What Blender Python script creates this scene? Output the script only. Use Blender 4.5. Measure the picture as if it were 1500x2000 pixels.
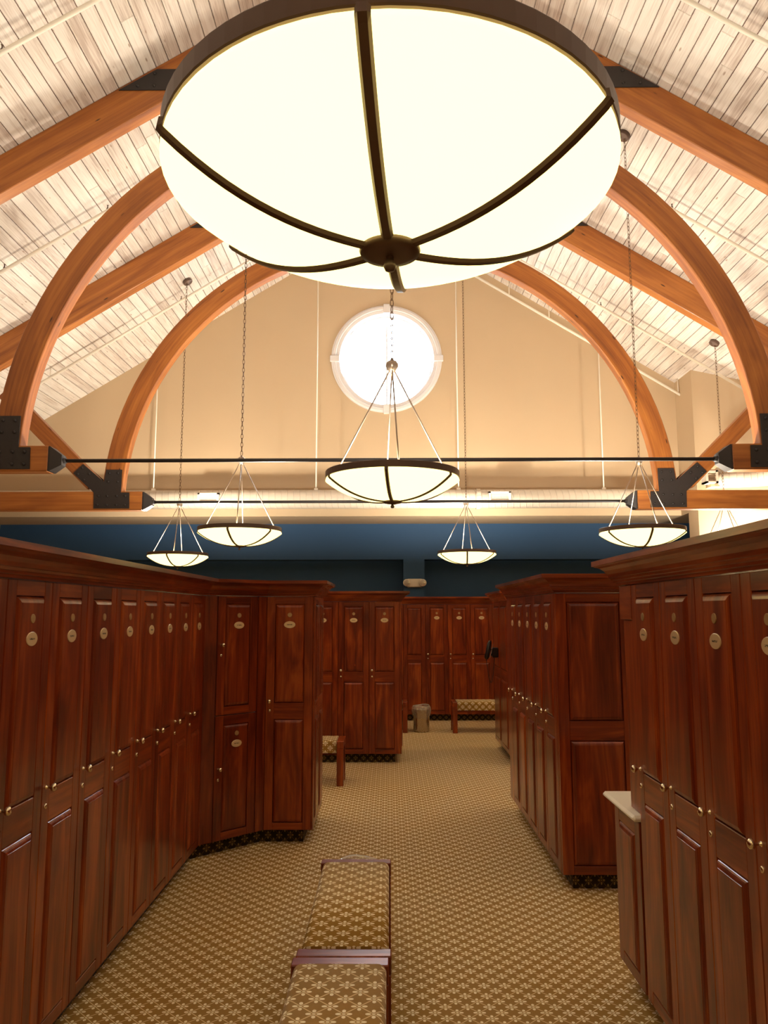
import bpy, math, random
from mathutils import Matrix, Vector

# ------------------------------------------------------------------ scene, camera, light
for o in list(bpy.data.objects):
    bpy.data.objects.remove(o, do_unlink=True)
scene = bpy.context.scene
COL = scene.collection
random.seed(11)
PI = math.pi

F_PX, PITCH, YAW, ROLL = 1496.3, 0.1295, 0.0070, -0.0015
EYE = Vector((0.0, 0.0, 1.65))
_fwd = Vector((-math.sin(YAW) * math.cos(PITCH), math.cos(YAW) * math.cos(PITCH), math.sin(PITCH)))
_rgt = Vector((math.cos(YAW), math.sin(YAW), 0))
_up = _rgt.cross(_fwd)
_r2 = _rgt * math.cos(ROLL) + _up * math.sin(ROLL)
_u2 = _up * math.cos(ROLL) - _rgt * math.sin(ROLL)
cam_data = bpy.data.cameras.new('camera')
cam_data.sensor_fit = 'VERTICAL'
cam_data.sensor_height = 36.0
cam_data.sensor_width = 27.0
cam_data.lens = F_PX / 2000.0 * 36.0
cam_data.clip_start = 0.05
cam = bpy.data.objects.new('camera', cam_data)
COL.objects.link(cam)
cam.matrix_world = Matrix(((_r2.x, _u2.x, -_fwd.x, EYE.x), (_r2.y, _u2.y, -_fwd.y, EYE.y),
                           (_r2.z, _u2.z, -_fwd.z, EYE.z), (0, 0, 0, 1)))
scene.camera = cam

world = bpy.data.worlds.new('world')
scene.world = world
world.use_nodes = True
world.node_tree.nodes['Background'].inputs[0].default_value = (0.72, 0.86, 1.0, 1)
world.node_tree.nodes['Background'].inputs[1].default_value = 14.0

vs = scene.view_settings
vs.view_transform = 'Standard'
vs.look = 'None'
vs.gamma = 1.0
vs.use_curve_mapping = False
vs.exposure = 0.75

BULB_W = 125.0          # lamp inside each pendant bowl
BOWL_E = 1.9           # glow of the glass bowl
LAMP_COL = (1.0, 0.90, 0.77)


def to_px(p):
    v = Vector(p) - EYE
    d = v.dot(_fwd)
    if d < 0.05:
        return None
    return 750 + F_PX * v.dot(_r2) / d, 1000 - F_PX * v.dot(_u2) / d


# ------------------------------------------------------------------ helpers: objects
def tag(o, label=None, cat=None, group=None, kind=None):
    if label: o['label'] = label
    if cat: o['category'] = cat
    if group: o['group'] = group
    if kind: o['kind'] = kind
    return o


def empty(name, loc=(0, 0, 0), rz=0.0):
    o = bpy.data.objects.new(name, None)
    o.empty_display_size = 0.1
    COL.objects.link(o)
    o.location = loc
    o.rotation_euler = (0, 0, rz)
    return o


def inst(name, mesh, parent=None, loc=(0, 0, 0), rot=(0, 0, 0), scale=(1, 1, 1)):
    o = bpy.data.objects.new(name, mesh)
    COL.objects.link(o)
    o.location, o.rotation_euler, o.scale = loc, rot, scale
    o.parent = parent
    return o


def copy_tree(o, parent=None):
    c = o.copy()
    COL.objects.link(c)
    c.parent = parent
    for ch in list(o.children):
        copy_tree(ch, c)
    return c


class MB:
    """collects faces, makes ONE mesh; uv in metres: u along the horizontal, v up (or x, y on level faces)"""
    def __init__(self):
        self.v, self.f, self.m, self.uv, self.sm = [], [], [], [], []

    def face(self, pts, mat=0, uv=None, smooth=False):
        n = len(self.v)
        self.v.extend([tuple(p) for p in pts])
        self.f.append(tuple(range(n, n + len(pts))))
        self.m.append(mat); self.uv.append(uv); self.sm.append(smooth)

    def box(self, x0, x1, y0, y1, z0, z1, mat=0):
        a = [(x0, y0, z0), (x1, y0, z0), (x1, y1, z0), (x0, y1, z0), (x0, y0, z1), (x1, y0, z1), (x1, y1, z1), (x0, y1, z1)]
        for q in ((3, 2, 1, 0), (4, 5, 6, 7), (0, 1, 5, 4), (1, 2, 6, 5), (2, 3, 7, 6), (3, 0, 4, 7)):
            self.face([a[i] for i in q], mat)
        return self

    def cbox(self, x0, x1, y0, y1, z0, z1, c, mat=0):
        """box with all twelve edges cut at c"""
        X, Y, Z = (x0, x1), (y0, y1), (z0, z1)
        def P(i, j, k, ax):
            p = [X[i], Y[j], Z[k]]
            s = [(1, -1)[i], (1, -1)[j], (1, -1)[k]]
            for a in range(3):
                if a != ax: p[a] += s[a] * c
            return tuple(p)
        for ax in range(3):
            b, d = [(1, 2), (2, 0), (0, 1)][ax]
            for e in (0, 1):
                q = []
                for (s, t) in ((0, 0), (1, 0), (1, 1), (0, 1)):
                    ijk = [0, 0, 0]; ijk[ax] = e; ijk[b] = s; ijk[d] = t
                    q.append(P(*ijk, ax))
                self.face(q if e else q[::-1], mat)
            # edges along ax
            for (s, t) in ((0, 0), (1, 0), (1, 1), (0, 1)):
                i0 = [0, 0, 0]; i0[ax] = 0; i0[b] = s; i0[d] = t
                i1 = list(i0); i1[ax] = 1
                q = [P(*i0, b), P(*i1, b), P(*i1, d), P(*i0, d)]
                self.face(q if (s ^ t) else q[::-1], mat)
        for i in (0, 1):
            for j in (0, 1):
                for k in (0, 1):
                    q = [P(i, j, k, 0), P(i, j, k, 1), P(i, j, k, 2)]
                    self.face(q if (i + j + k) % 2 else q[::-1], mat)
        return self

    def prism(self, poly, y0, y1, mat=0):
        """polygon [(x, z)] extruded along y"""
        ar = sum(poly[i][0] * poly[(i + 1) % len(poly)][1] - poly[(i + 1) % len(poly)][0] * poly[i][1] for i in range(len(poly)))
        if ar < 0: poly = poly[::-1]
        self.face([(x, y0, z) for x, z in poly], mat)
        self.face([(x, y1, z) for x, z in poly[::-1]], mat)
        for i in range(len(poly)):
            (a, b), (c, d) = poly[i], poly[(i + 1) % len(poly)]
            self.face([(a, y0, b), (a, y1, b), (c, y1, d), (c, y0, d)], mat)
        return self

    def lathe(self, prof, n=24, mat=0, smooth=True, cx=0, cy=0, axis='z', a0=0.0, a1=2 * PI):
        """profile [(r, h)] about an axis"""
        def P(r, h, a):
            if axis == 'z': return (cx + r * math.cos(a), cy + r * math.sin(a), h)
            if axis == 'y': return (cx + r * math.cos(a), h, cy + r * math.sin(a))
            return (h, cx + r * math.cos(a), cy + r * math.sin(a))
        for i in range(len(prof) - 1):
            (r0, h0), (r1, h1) = prof[i], prof[i + 1]
            for k in range(n):
                b0, b1 = a0 + (a1 - a0) * k / n, a0 + (a1 - a0) * (k + 1) / n
                q = [P(r0, h0, b0), P(r0, h0, b1), P(r1, h1, b1), P(r1, h1, b0)]
                uv = [(b0 * max(r0, .02), h0), (b1 * max(r0, .02), h0), (b1 * max(r0, .02), h1), (b0 * max(r0, .02), h1)]
                if r0 < 1e-6: q = [q[0], q[2], q[3]]; uv = None
                elif r1 < 1e-6: q = q[:3]; uv = None
                self.face(q, mat, uv, smooth)
        return self

    def tube(self, pts, r, n=8, mat=0, cap=True, smooth=True):
        pts = [Vector(p) for p in pts]
        rings = []
        T0 = (pts[1] - pts[0]).normalized()
        ref = Vector((0, 0, 1)) if abs(T0.z) < 0.9 else Vector((1, 0, 0))
        for i, p in enumerate(pts):
            if i == 0: t = pts[1] - pts[0]
            elif i == len(pts) - 1: t = pts[-1] - pts[-2]
            else: t = (pts[i + 1] - p).normalized() + (p - pts[i - 1]).normalized()
            t.normalize()
            s = t.cross(ref)
            if s.length < 1e-4: s = t.cross(Vector((0, 1, 0)))
            s.normalize()
            u = s.cross(t)
            ref = u
            rr = r[i] if isinstance(r, (list, tuple)) else r
            rings.append([p + s * rr * math.cos(2 * PI * k / n) + u * rr * math.sin(2 * PI * k / n) for k in range(n)])
        L = 0
        for i in range(len(rings) - 1):
            L2 = L + (pts[i + 1] - pts[i]).length
            for k in range(n):
                q = [rings[i][k], rings[i][(k + 1) % n], rings[i + 1][(k + 1) % n], rings[i + 1][k]]
                rr = r[i] if isinstance(r, (list, tuple)) else r
                w = 2 * PI * rr / n
                self.face(q[::-1], mat, [(L2, k * w), (L2, (k + 1) * w), (L, (k + 1) * w), (L, k * w)], smooth)
            L = L2
        if cap:
            self.face(rings[0], mat); self.face(rings[-1][::-1], mat)
        return self

    def sweep(self, path, prof, mat=0, closed_prof=True):
        """profile [(outward, z)] along a plan path [(x, y)], outward = right of travel, mitred corners, capped"""
        n = len(path)
        dirs = []
        for i in range(n - 1):
            d = Vector((path[i + 1][0] - path[i][0], path[i + 1][1] - path[i][1])); d.normalize(); dirs.append(d)
        def off(i, o):
            if i == 0: d = dirs[0]; m = Vector((d.y, -d.x)); k = 1
            elif i == n - 1: d = dirs[-1]; m = Vector((d.y, -d.x)); k = 1
            else:
                a, b = Vector((dirs[i - 1].y, -dirs[i - 1].x)), Vector((dirs[i].y, -dirs[i].x))
                m = (a + b).normalized(); k = 1 / max(0.2, m.dot(a))
            return path[i][0] + m.x * o * k, path[i][1] + m.y * o * k
        np_ = len(prof)
        L = 0
        for i in range(n - 1):
            sl = math.dist(path[i], path[i + 1])
            for j in range(np_ if closed_prof else np_ - 1):
                (o0, z0), (o1, z1) = prof[j], prof[(j + 1) % np_]
                a, b = off(i, o0), off(i + 1, o0)
                c, d = off(i + 1, o1), off(i, o1)
                q = [(a[0], a[1], z0), (b[0], b[1], z0), (c[0], c[1], z1), (d[0], d[1], z1)]
                h = math.dist(prof[j], prof[(j + 1) % np_])
                self.face(q, mat, [(L, z0), (L + sl, z0), (L + sl, z0 + h), (L, z0 + h)])
            L += sl
        for i in (0, n - 1):
            q = [(*off(i, o), z) for o, z in prof]
            self.face(q[::-1] if i == 0 else q, mat)
        return self

    def mesh(self, name, mats, merge=True):
        me = bpy.data.meshes.new(name)
        V, idx, F = [], {}, []
        for f in self.f:
            g = []
            for i in f:
                p = self.v[i]
                key = (round(p[0], 5), round(p[1], 5), round(p[2], 5))
                if key not in idx:
                    idx[key] = len(V); V.append(p)
                g.append(idx[key])
            F.append(g)
        keep = [i for i, g in enumerate(F) if len(set(g)) == len(g)]
        me.from_pydata(V, [], [F[i] for i in keep])
        uvl = me.uv_layers.new(name='UVMap')
        for pi, poly in enumerate(me.polygons):
            s = keep[pi]
            poly.material_index = self.m[s]
            poly.use_smooth = self.sm[s]
            uv = self.uv[s]
            nrm = poly.normal
            for k, li in enumerate(poly.loop_indices):
                if uv:
                    uvl.data[li].uv = uv[k]
                else:
                    co = me.vertices[me.loops[li].vertex_index].co
                    if abs(nrm.z) > 0.75:
                        uvl.data[li].uv = (co.x, co.y)
                    else:
                        h = math.hypot(nrm.x, nrm.y)
                        uvl.data[li].uv = (co.x * -nrm.y / h + co.y * nrm.x / h, co.z)
        for m in (mats if isinstance(mats, (list, tuple)) else [mats]):
            me.materials.append(m)
        me.validate()
        return me

    def obj(self, name, mats, parent=None, loc=(0, 0, 0), rot=(0, 0, 0)):
        return inst(name, self.mesh(name, mats), parent, loc, rot)


# ------------------------------------------------------------------ helpers: materials
class NT:
    def __init__(self, name):
        self.mat = bpy.data.materials.new(name)
        self.mat.use_nodes = True
        self.t = self.mat.node_tree
        self.b = self.t.nodes['Principled BSDF']

    def n(self, typ, **kw):
        nd = self.t.nodes.new(typ)
        for k, v in kw.items():
            if k.startswith('i_'):
                key = k[2:]
                key = int(key) if key.isdigit() else key.replace('_', ' ')
                self.set(nd.inputs[key], v)
            else:
                setattr(nd, k, v)
        return nd

    def set(self, sock, v):
        if isinstance(v, bpy.types.NodeSocket):
            self.t.links.new(v, sock)
        else:
            sock.default_value = v

    def math(self, op, a, b=None, c=None):
        nd = self.t.nodes.new('ShaderNodeMath'); nd.operation = op
        for i, v in enumerate((a, b, c)):
            if v is not None: self.set(nd.inputs[i], v)
        return nd.outputs[0]

    def ramp(self, fac, stops):
        nd = self.t.nodes.new('ShaderNodeValToRGB')
        cr = nd.color_ramp
        while len(cr.elements) < len(stops): cr.elements.new(0.5)
        for e, (p, c) in zip(cr.elements, stops):
            e.position = p; e.color = (*c, 1)
        self.set(nd.inputs[0], fac)
        return nd.outputs[0]

    def mix(self, fac, a, b, blend='MIX'):
        nd = self.t.nodes.new('ShaderNodeMix'); nd.data_type = 'RGBA'; nd.blend_type = blend
        self.set(nd.inputs[0], fac)
        self.set(nd.inputs[6], a if isinstance(a, bpy.types.NodeSocket) else (*a, 1))
        self.set(nd.inputs[7], b if isinstance(b, bpy.types.NodeSocket) else (*b, 1))
        return nd.outputs[2]

    def p(self, **kw):
        for k, v in kw.items():
            self.set(self.b.inputs[k.replace('_', ' ')], v)
        return self

    def bump(self, h, strength=0.2, dist=0.002):
        nd = self.n('ShaderNodeBump', i_Strength=strength, i_Distance=dist, i_Height=h)
        self.t.links.new(nd.outputs[0], self.b.inputs['Normal'])


def flat(name, col, rough=0.5, metal=0.0, **kw):
    m = NT(name)
    m.p(Base_Color=(*col, 1), Roughness=rough, Metallic=metal, **kw)
    return m.mat


def wood(name, along, dark, mid, light, rough=0.3, coat=0.3, fine=60.0, stretch=2.0, blotch=5.0, spec=0.5, knots=False, gw=0.45):
    """grain along 'u' or 'v' of the uv map; every object gets its own piece of timber"""
    m = NT(name)
    uv = m.n('ShaderNodeTexCoord').outputs['UV']
    rnd = m.n('ShaderNodeObjectInfo').outputs['Random']
    off = m.n('ShaderNodeCombineXYZ', i_X=m.math('MULTIPLY', rnd, 37.0), i_Y=m.math('MULTIPLY', rnd, 91.0), i_Z=m.math('MULTIPLY', rnd, 13.0)).outputs[0]
    base = m.n('ShaderNodeVectorMath', operation='ADD', i_0=uv, i_1=off).outputs[0]
    sc = (stretch, fine, 1) if along == 'u' else (fine, stretch, 1)
    sb = (blotch * 0.25, blotch * 1.6, 1) if along == 'u' else (blotch * 1.6, blotch * 0.25, 1)
    v1 = m.n('ShaderNodeVectorMath', operation='MULTIPLY', i_0=base, i_1=sc).outputs[0]
    v2 = m.n('ShaderNodeVectorMath', operation='MULTIPLY', i_0=base, i_1=sb).outputs[0]
    g = m.n('ShaderNodeTexNoise', i_Vector=v1, i_Scale=1.0, i_Detail=4.0, i_Roughness=0.6, i_Distortion=0.4).outputs[0]
    b = m.n('ShaderNodeTexNoise', i_Vector=v2, i_Scale=1.0, i_Detail=3.0, i_Roughness=0.55, i_Distortion=1.2).outputs[0]
    f = m.math('ADD', m.math('MULTIPLY', g, gw), m.math('MULTIPLY', b, 1.0 - gw))
    f = m.math('ADD', f, m.math('MULTIPLY', m.math('SUBTRACT', rnd, 0.5), 0.10))
    c = m.ramp(f, [(0.34, dark), (0.5, mid), (0.66, light)])
    if knots:
        vk = m.n('ShaderNodeVectorMath', operation='MULTIPLY', i_0=base, i_1=(2.2, 9.0, 1)).outputs[0]
        d = m.n('ShaderNodeTexVoronoi', i_Vector=vk, i_Scale=1.0).outputs['Distance']
        k = m.ramp(d, [(0.045, (1, 1, 1)), (0.085, (0, 0, 0))])
        c = m.mix(k, c, tuple(x * 0.25 for x in dark))
    m.p(Base_Color=c, Roughness=rough, Coat_Weight=coat, Coat_Roughness=0.19, Specular_IOR_Level=spec)
    m.bump(g, 0.06, 0.001)
    return m.mat


CH_D, CH_M, CH_L = (0.098, 0.0110, 0.0028), (0.200, 0.0275, 0.0052), (0.350, 0.066, 0.0100)
M = {}
M['cherry_v'] = wood('cherry_wood_upright', 'v', CH_D, CH_M, CH_L, rough=0.42, coat=0.85, spec=0.12, gw=0.28)
M['cherry_h'] = wood('cherry_wood_level', 'u', CH_D, CH_M, CH_L, rough=0.42, coat=0.85, spec=0.12, gw=0.28)
M['beam'] = wood('glulam_beam_wood', 'u', (0.20, 0.056, 0.0085), (0.34, 0.108, 0.0165), (0.47, 0.170, 0.0300), rough=0.5, coat=0.1,
                 fine=38, stretch=0.9, blotch=3.2, knots=True)
M['iron'] = flat('black_steel', (0.030, 0.024, 0.022), 0.5, 0.2)
M['bronze'] = flat('dark_bronze', (0.13, 0.085, 0.065), 0.42, 0.4)
M['chain'] = flat('antique_brass_chain', (0.16, 0.09, 0.045), 0.4, 0.9)
M['rod'] = flat('pale_nickel_rod', (0.40, 0.32, 0.25), 0.3, 0.9)
M['knob'] = flat('polished_nickel', (0.80, 0.70, 0.52), 0.12, 1.0)
M['white'] = flat('white_enamel', (0.80, 0.74, 0.62), 0.45)
M['trim'] = flat('white_trim_paint', (0.66, 0.63, 0.61), 0.45)
M['steel'] = flat('brushed_steel', (0.52, 0.45, 0.38), 0.22, 1.0)
M['counter'] = flat('cream_solid_surface', (0.93, 0.88, 0.78), 0.25)
M['black_plastic'] = flat('black_plastic', (0.012, 0.011, 0.012), 0.3)
M['silver'] = flat('silver_strip', (0.7, 0.68, 0.66), 0.25, 0.9)
M['dark_gap'] = flat('ceiling_groove_brown', (0.10, 0.035, 0.020), 0.9)
M['lens'] = flat('clear_lamp_lens', (0.5, 0.45, 0.4), 0.15, 0.3)


def paint(name, col, rough=0.85, bump=0.05, sc=160.0):
    m = NT(name)
    co = m.n('ShaderNodeTexCoord').outputs['Object']
    n = m.n('ShaderNodeTexNoise', i_Vector=co, i_Scale=sc, i_Detail=2.0).outputs[0]
    l = m.n('ShaderNodeTexNoise', i_Vector=co, i_Scale=0.9, i_Detail=2.0).outputs[0]
    c = m.mix(l, tuple(x * 0.95 for x in col), tuple(min(1, x * 1.05) for x in col))
    m.p(Base_Color=c, Roughness=rough)
    m.bump(n, bump, 0.002)
    return m.mat


M['beige'] = paint('beige_wall_paint', (0.49, 0.365, 0.225))
M['blue'] = paint('navy_blue_wall_paint', (0.020, 0.075, 0.175), 0.7)

# whitewashed pine planks: grain along local y of each plank
m = NT('whitewashed_pine')
co = m.n('ShaderNodeTexCoord').outputs['UV']
rnd = m.n('ShaderNodeObjectInfo').outputs['Random']
isl = m.n('ShaderNodeNewGeometry').outputs['Random Per Island']
rnd = m.math('FRACT', m.math('ADD', rnd, isl))
off = m.n('ShaderNodeCombineXYZ', i_X=m.math('MULTIPLY', rnd, 53.0), i_Y=m.math('MULTIPLY', rnd, 71.0), i_Z=0.0).outputs[0]
b0 = m.n('ShaderNodeVectorMath', operation='ADD', i_0=co, i_1=off).outputs[0]
v1 = m.n('ShaderNodeVectorMath', operation='MULTIPLY', i_0=b0, i_1=(75, 2.2, 1)).outputs[0]
v2 = m.n('ShaderNodeVectorMath', operation='MULTIPLY', i_0=b0, i_1=(9, 1.3, 1)).outputs[0]
v3 = m.n('ShaderNodeVectorMath', operation='MULTIPLY', i_0=b0, i_1=(9.0, 3.4, 1)).outputs[0]
g1 = m.n('ShaderNodeTexNoise', i_Vector=v1, i_Scale=1.0, i_Detail=5.0, i_Roughness=0.65, i_Distortion=0.8).outputs[0]
g2 = m.n('ShaderNodeTexNoise', i_Vector=v2, i_Scale=1.0, i_Detail=3.0, i_Distortion=1.0).outputs[0]
f = m.math('ADD', m.math('MULTIPLY', g1, 0.6), m.math('MULTIPLY', g2, 0.4))
f = m.math('ADD', f, m.math('MULTIPLY', m.math('SUBTRACT', rnd, 0.5), 0.16))
c = m.ramp(f, [(0.33, (0.46, 0.37, 0.31)), (0.45, (0.66, 0.59, 0.52)), (0.60, (0.80, 0.75, 0.68))])
vd = m.n('ShaderNodeTexVoronoi', i_Vector=v3, i_Scale=1.0).outputs['Distance']
kn = m.ramp(vd, [(0.05, (0.75, 0.75, 0.75)), (0.10, (0, 0, 0))])
c = m.mix(kn, c, (0.30, 0.19, 0.12))
m.p(Base_Color=c, Roughness=0.55, Specular_IOR_Level=0.35)
m.bump(g1, 0.10, 0.001)
M['plank'] = m.mat

# carpet: lattice of cream lines with four-petal flowers on golden olive
def carpet(name, ground, ground2, line, petal, a=0.0925):
    m = NT(name)
    sep = m.n('ShaderNodeSeparateXYZ', i_0=m.n('ShaderNodeTexCoord').outputs['UV'])
    x, y = sep.outputs[0], sep.outputs[1]
    s = m.math('DIVIDE', m.math('ADD', x, y), a)
    t = m.math('DIVIDE', m.math('SUBTRACT', x, y), a)
    def fr(q): return m.math('SUBTRACT', m.math('FRACT', m.math('ADD', q, 100.5)), 0.5)
    fx, fy = fr(s), fr(t)
    ln = m.math('MINIMUM', m.math('ABSOLUTE', fx), m.math('ABSOLUTE', fy))
    ln = m.ramp(ln, [(0.024, (1, 1, 1)), (0.042, (0, 0, 0))])
    dx = m.math('ABSOLUTE', m.math('MULTIPLY', m.math('ADD', fx, fy), 0.5))
    dy = m.math('ABSOLUTE', m.math('MULTIPLY', m.math('SUBTRACT', fx, fy), 0.5))
    def pet(u, v):
        q = m.math('ADD', m.math('POWER', m.math('DIVIDE', m.math('SUBTRACT', u, 0.19), 0.095), 2.0),
                   m.math('POWER', m.math('DIVIDE', v, 0.068), 2.0))
        return m.math('LESS_THAN', q, 1.0)
    cen = m.math('LESS_THAN', m.math('ADD', m.math('MULTIPLY', dx, dx), m.math('MULTIPLY', dy, dy)), 0.0018)
    pm = m.math('MAXIMUM', m.math('MAXIMUM', pet(dx, dy), pet(dy, dx)), cen)
    co = m.n('ShaderNodeTexCoord').outputs['UV']
    n = m.n('ShaderNodeTexNoise', i_Vector=co, i_Scale=420.0, i_Detail=2.0).outputs[0]
    n2 = m.n('ShaderNodeTexNoise', i_Vector=co, i_Scale=1.7, i_Detail=2.0).outputs[0]
    g = m.mix(m.ramp(n2, [(0.35, (0, 0, 0)), (0.65, (1, 1, 1))]), ground, ground2)
    c = m.mix(m.math('MULTIPLY', ln, 0.9), g, line)
    c = m.mix(pm, c, petal)
    m.p(Base_Color=c, Roughness=0.95, Specular_IOR_Level=0.1, Sheen_Weight=0.15)
    m.bump(n, 0.35, 0.003)
    return m.mat


M['carpet'] = carpet('lattice_flower_carpet', (0.34, 0.185, 0.034), (0.34, 0.195, 0.050), (0.82, 0.64, 0.36), (0.97, 0.87, 0.66))
M['carpet_shaded'] = carpet('shaded_lattice_carpet', (0.030, 0.020, 0.008), (0.034, 0.022, 0.010), (0.16, 0.10, 0.03), (0.30, 0.20, 0.07))  # same carpet, with the shade under the lockers painted into its colours

# glowing glass bowl
m = NT('lit_opal_glass')
m.p(Base_Color=(0.35, 0.32, 0.26, 1), Roughness=0.35, Emission_Color=(1.0, 0.81, 0.27, 1), Emission_Strength=BOWL_E)
M['opal'] = m.mat

# window pane
m = NT('clear_window_glass')
tr = m.n('ShaderNodeBsdfTransparent')
gl = m.n('ShaderNodeBsdfGlossy', i_Roughness=0.02)
mx = m.n('ShaderNodeMixShader', i_0=0.06, i_1=tr.outputs[0], i_2=gl.outputs[0])
m.t.links.new(mx.outputs[0], m.t.nodes['Material Output'].inputs[0])
M['glass'] = m.mat

# thin clear plastic liner
m = NT('clear_plastic_liner')
tr = m.n('ShaderNodeBsdfTransparent')
gl = m.n('ShaderNodeBsdfGlossy', i_Roughness=0.12, i_Color=(1, 0.97, 0.93, 1))
df = m.n('ShaderNodeBsdfTranslucent', i_Color=(0.8, 0.75, 0.7, 1))
d2 = m.n('ShaderNodeBsdfDiffuse', i_Color=(0.75, 0.7, 0.65, 1))
fr = m.n('ShaderNodeLayerWeight', i_Blend=0.45).outputs['Facing']
a1 = m.n('ShaderNodeMixShader', i_0=0.5, i_1=df.outputs[0], i_2=d2.outputs[0])
a2 = m.n('ShaderNodeMixShader', i_0=0.4, i_1=a1.outputs[0], i_2=gl.outputs[0])
a3 = m.n('ShaderNodeMixShader', i_0=m.math('ADD', 0.22, m.math('MULTIPLY', fr, 0.5)), i_1=tr.outputs[0], i_2=a2.outputs[0])
m.t.links.new(a3.outputs[0], m.t.nodes['Material Output'].inputs[0])
M['liner'] = m.mat

# engraved oval plate: brass with a short line of unreadable engraving
m = NT('engraved_brass_plate')
co = m.n('ShaderNodeTexCoord').outputs['Object']
sep = m.n('ShaderNodeSeparateXYZ', i_0=co)
rnd = m.n('ShaderNodeObjectInfo').outputs['Random']
v = m.n('ShaderNodeCombineXYZ', i_X=m.math('MULTIPLY', sep.outputs[0], 420.0), i_Y=m.math('MULTIPLY', rnd, 50.0), i_Z=m.math('MULTIPLY', sep.outputs[2], 300.0)).outputs[0]
n = m.n('ShaderNodeTexNoise', i_Vector=v, i_Scale=1.0, i_Detail=1.0).outputs[0]
band = m.math('MULTIPLY', m.math('LESS_THAN', m.math('ABSOLUTE', sep.outputs[2]), 0.0032), m.math('LESS_THAN', m.math('ABSOLUTE', sep.outputs[0]), 0.020))
ink = m.math('MULTIPLY', band, m.math('GREATER_THAN', n, 0.45))
m.p(Base_Color=m.mix(ink, (0.82, 0.66, 0.42), (0.06, 0.04, 0.02)), Metallic=0.55, Roughness=0.38)
M['plate'] = m.mat

# spiral duct
m = NT('cream_spiral_duct')
sep = m.n('ShaderNodeSeparateXYZ', i_0=m.n('ShaderNodeTexCoord').outputs['UV'])
fx = m.math('FRACT', m.math('ADD', m.math('MULTIPLY', sep.outputs[0], 11.0), m.math('MULTIPLY', sep.outputs[1], 1.2)))
sm = m.ramp(m.math('ABSOLUTE', m.math('SUBTRACT', fx, 0.5)), [(0.0, (1, 1, 1)), (0.09, (0, 0, 0))])
m.p(Base_Color=m.mix(m.math('MULTIPLY', sm, 0.25), (0.60, 0.53, 0.43), (0.40, 0.33, 0.25)), Roughness=0.45)
m.bump(sm, 0.6, 0.006)
M['duct'] = m.mat

# ------------------------------------------------------------------ the room shell
XR = -0.01                      # ridge
ZR, SL = 7.82, 0.62             # ridge height, roof slope
def roof_z(x): return ZR - SL * abs(x - XR)
XW = 6.36                       # side walls
YW, YB, YBACK = 11.38, 12.40, -4.0
ZS = 3.07                       # soffit under the gable wall
TH = math.atan(SL)

o = MB().box(-XW - .1, XW + .1, YBACK - .1, 12.9, -0.12, 0.0).obj('floor', M['carpet'])
tag(o, kind='structure', label='golden olive carpet with lattice and cream flowers')

# gable wall with the round hole
WC, WR = (-0.036, 5.505), 0.745
outer = [(-XW, ZS), (4.36, ZS), (4.36, roof_z(4.36)), (XR, ZR), (-XW, roof_z(-XW))]
def hit_outer(a):
    d = (math.cos(a), math.sin(a)); best = None
    for i in range(5):
        p, q = outer[i], outer[(i + 1) % 5]
        ex, ez = q[0] - p[0], q[1] - p[1]
        den = d[0] * ez - d[1] * ex
        if abs(den) < 1e-9: continue
        t = ((p[0] - WC[0]) * ez - (p[1] - WC[1]) * ex) / den
        s = ((p[0] - WC[0]) * d[1] - (p[1] - WC[1]) * d[0]) / den
        if t > 0 and -1e-6 <= s <= 1 + 1e-6 and (best is None or t < best): best = t
    return WC[0] + d[0] * best, WC[1] + d[1] * best
angs = sorted([2 * PI * k / 64 for k in range(64)] + [math.atan2(p[1] - WC[1], p[0] - WC[0]) % (2 * PI) for p in outer])
g = MB()
for i in range(len(angs)):
    a, b = angs[i], angs[(i + 1) % len(angs)]
    if abs((b - a)) < 1e-5: continue
    A, B = hit_outer(a), hit_outer(b)
    C = (WC[0] + WR * math.cos(b), WC[1] + WR * math.sin(b)); D = (WC[0] + WR * math.cos(a), WC[1] + WR * math.sin(a))
    g.face([(A[0], YW, A[1]), (D[0], YW, D[1]), (C[0], YW, C[1]), (B[0], YW, B[1])][::-1])
    g.face([(D[0], YW, D[1]), (C[0], YW, C[1]), (C[0], YW + .22, C[1]), (D[0], YW + .22, D[1])])
    g.face([(A[0], YW + .22, A[1]), (D[0], YW + .22, D[1]), (C[0], YW + .22, C[1]), (B[0], YW + .22, B[1])])
g.face([(-XW, YW, ZS), (-XW, YB + .01, ZS), (5.6, YB + .01, ZS), (5.6, 11.0, ZS), (4.36, 11.0, ZS), (4.36, YW, ZS)])
tag(g.obj('wall_gable', M['beige']), kind='structure', label='beige gable wall with a round window')

# blue wall below, with two recesses beside a pilaster
g = MB()
g.box(-XW, 5.6, YB, YB + .45, 2.49, ZS)
g.box(.226, .566, YB, YB + .45, 0, 2.49)
g.box(-XW, .226, YB + .38, YB + .45, 0, 2.49)
g.box(.566, 5.6, YB + .38, YB + .45, 0, 2.49)
g.box(5.6, 5.7, 11.0, YB + .45, 0, ZS)  # unseen end wall added to keep sky light out of the recess
tag(g.obj('wall_back', M['blue']), kind='structure', label='navy blue wall with recesses above the far lockers')

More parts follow.
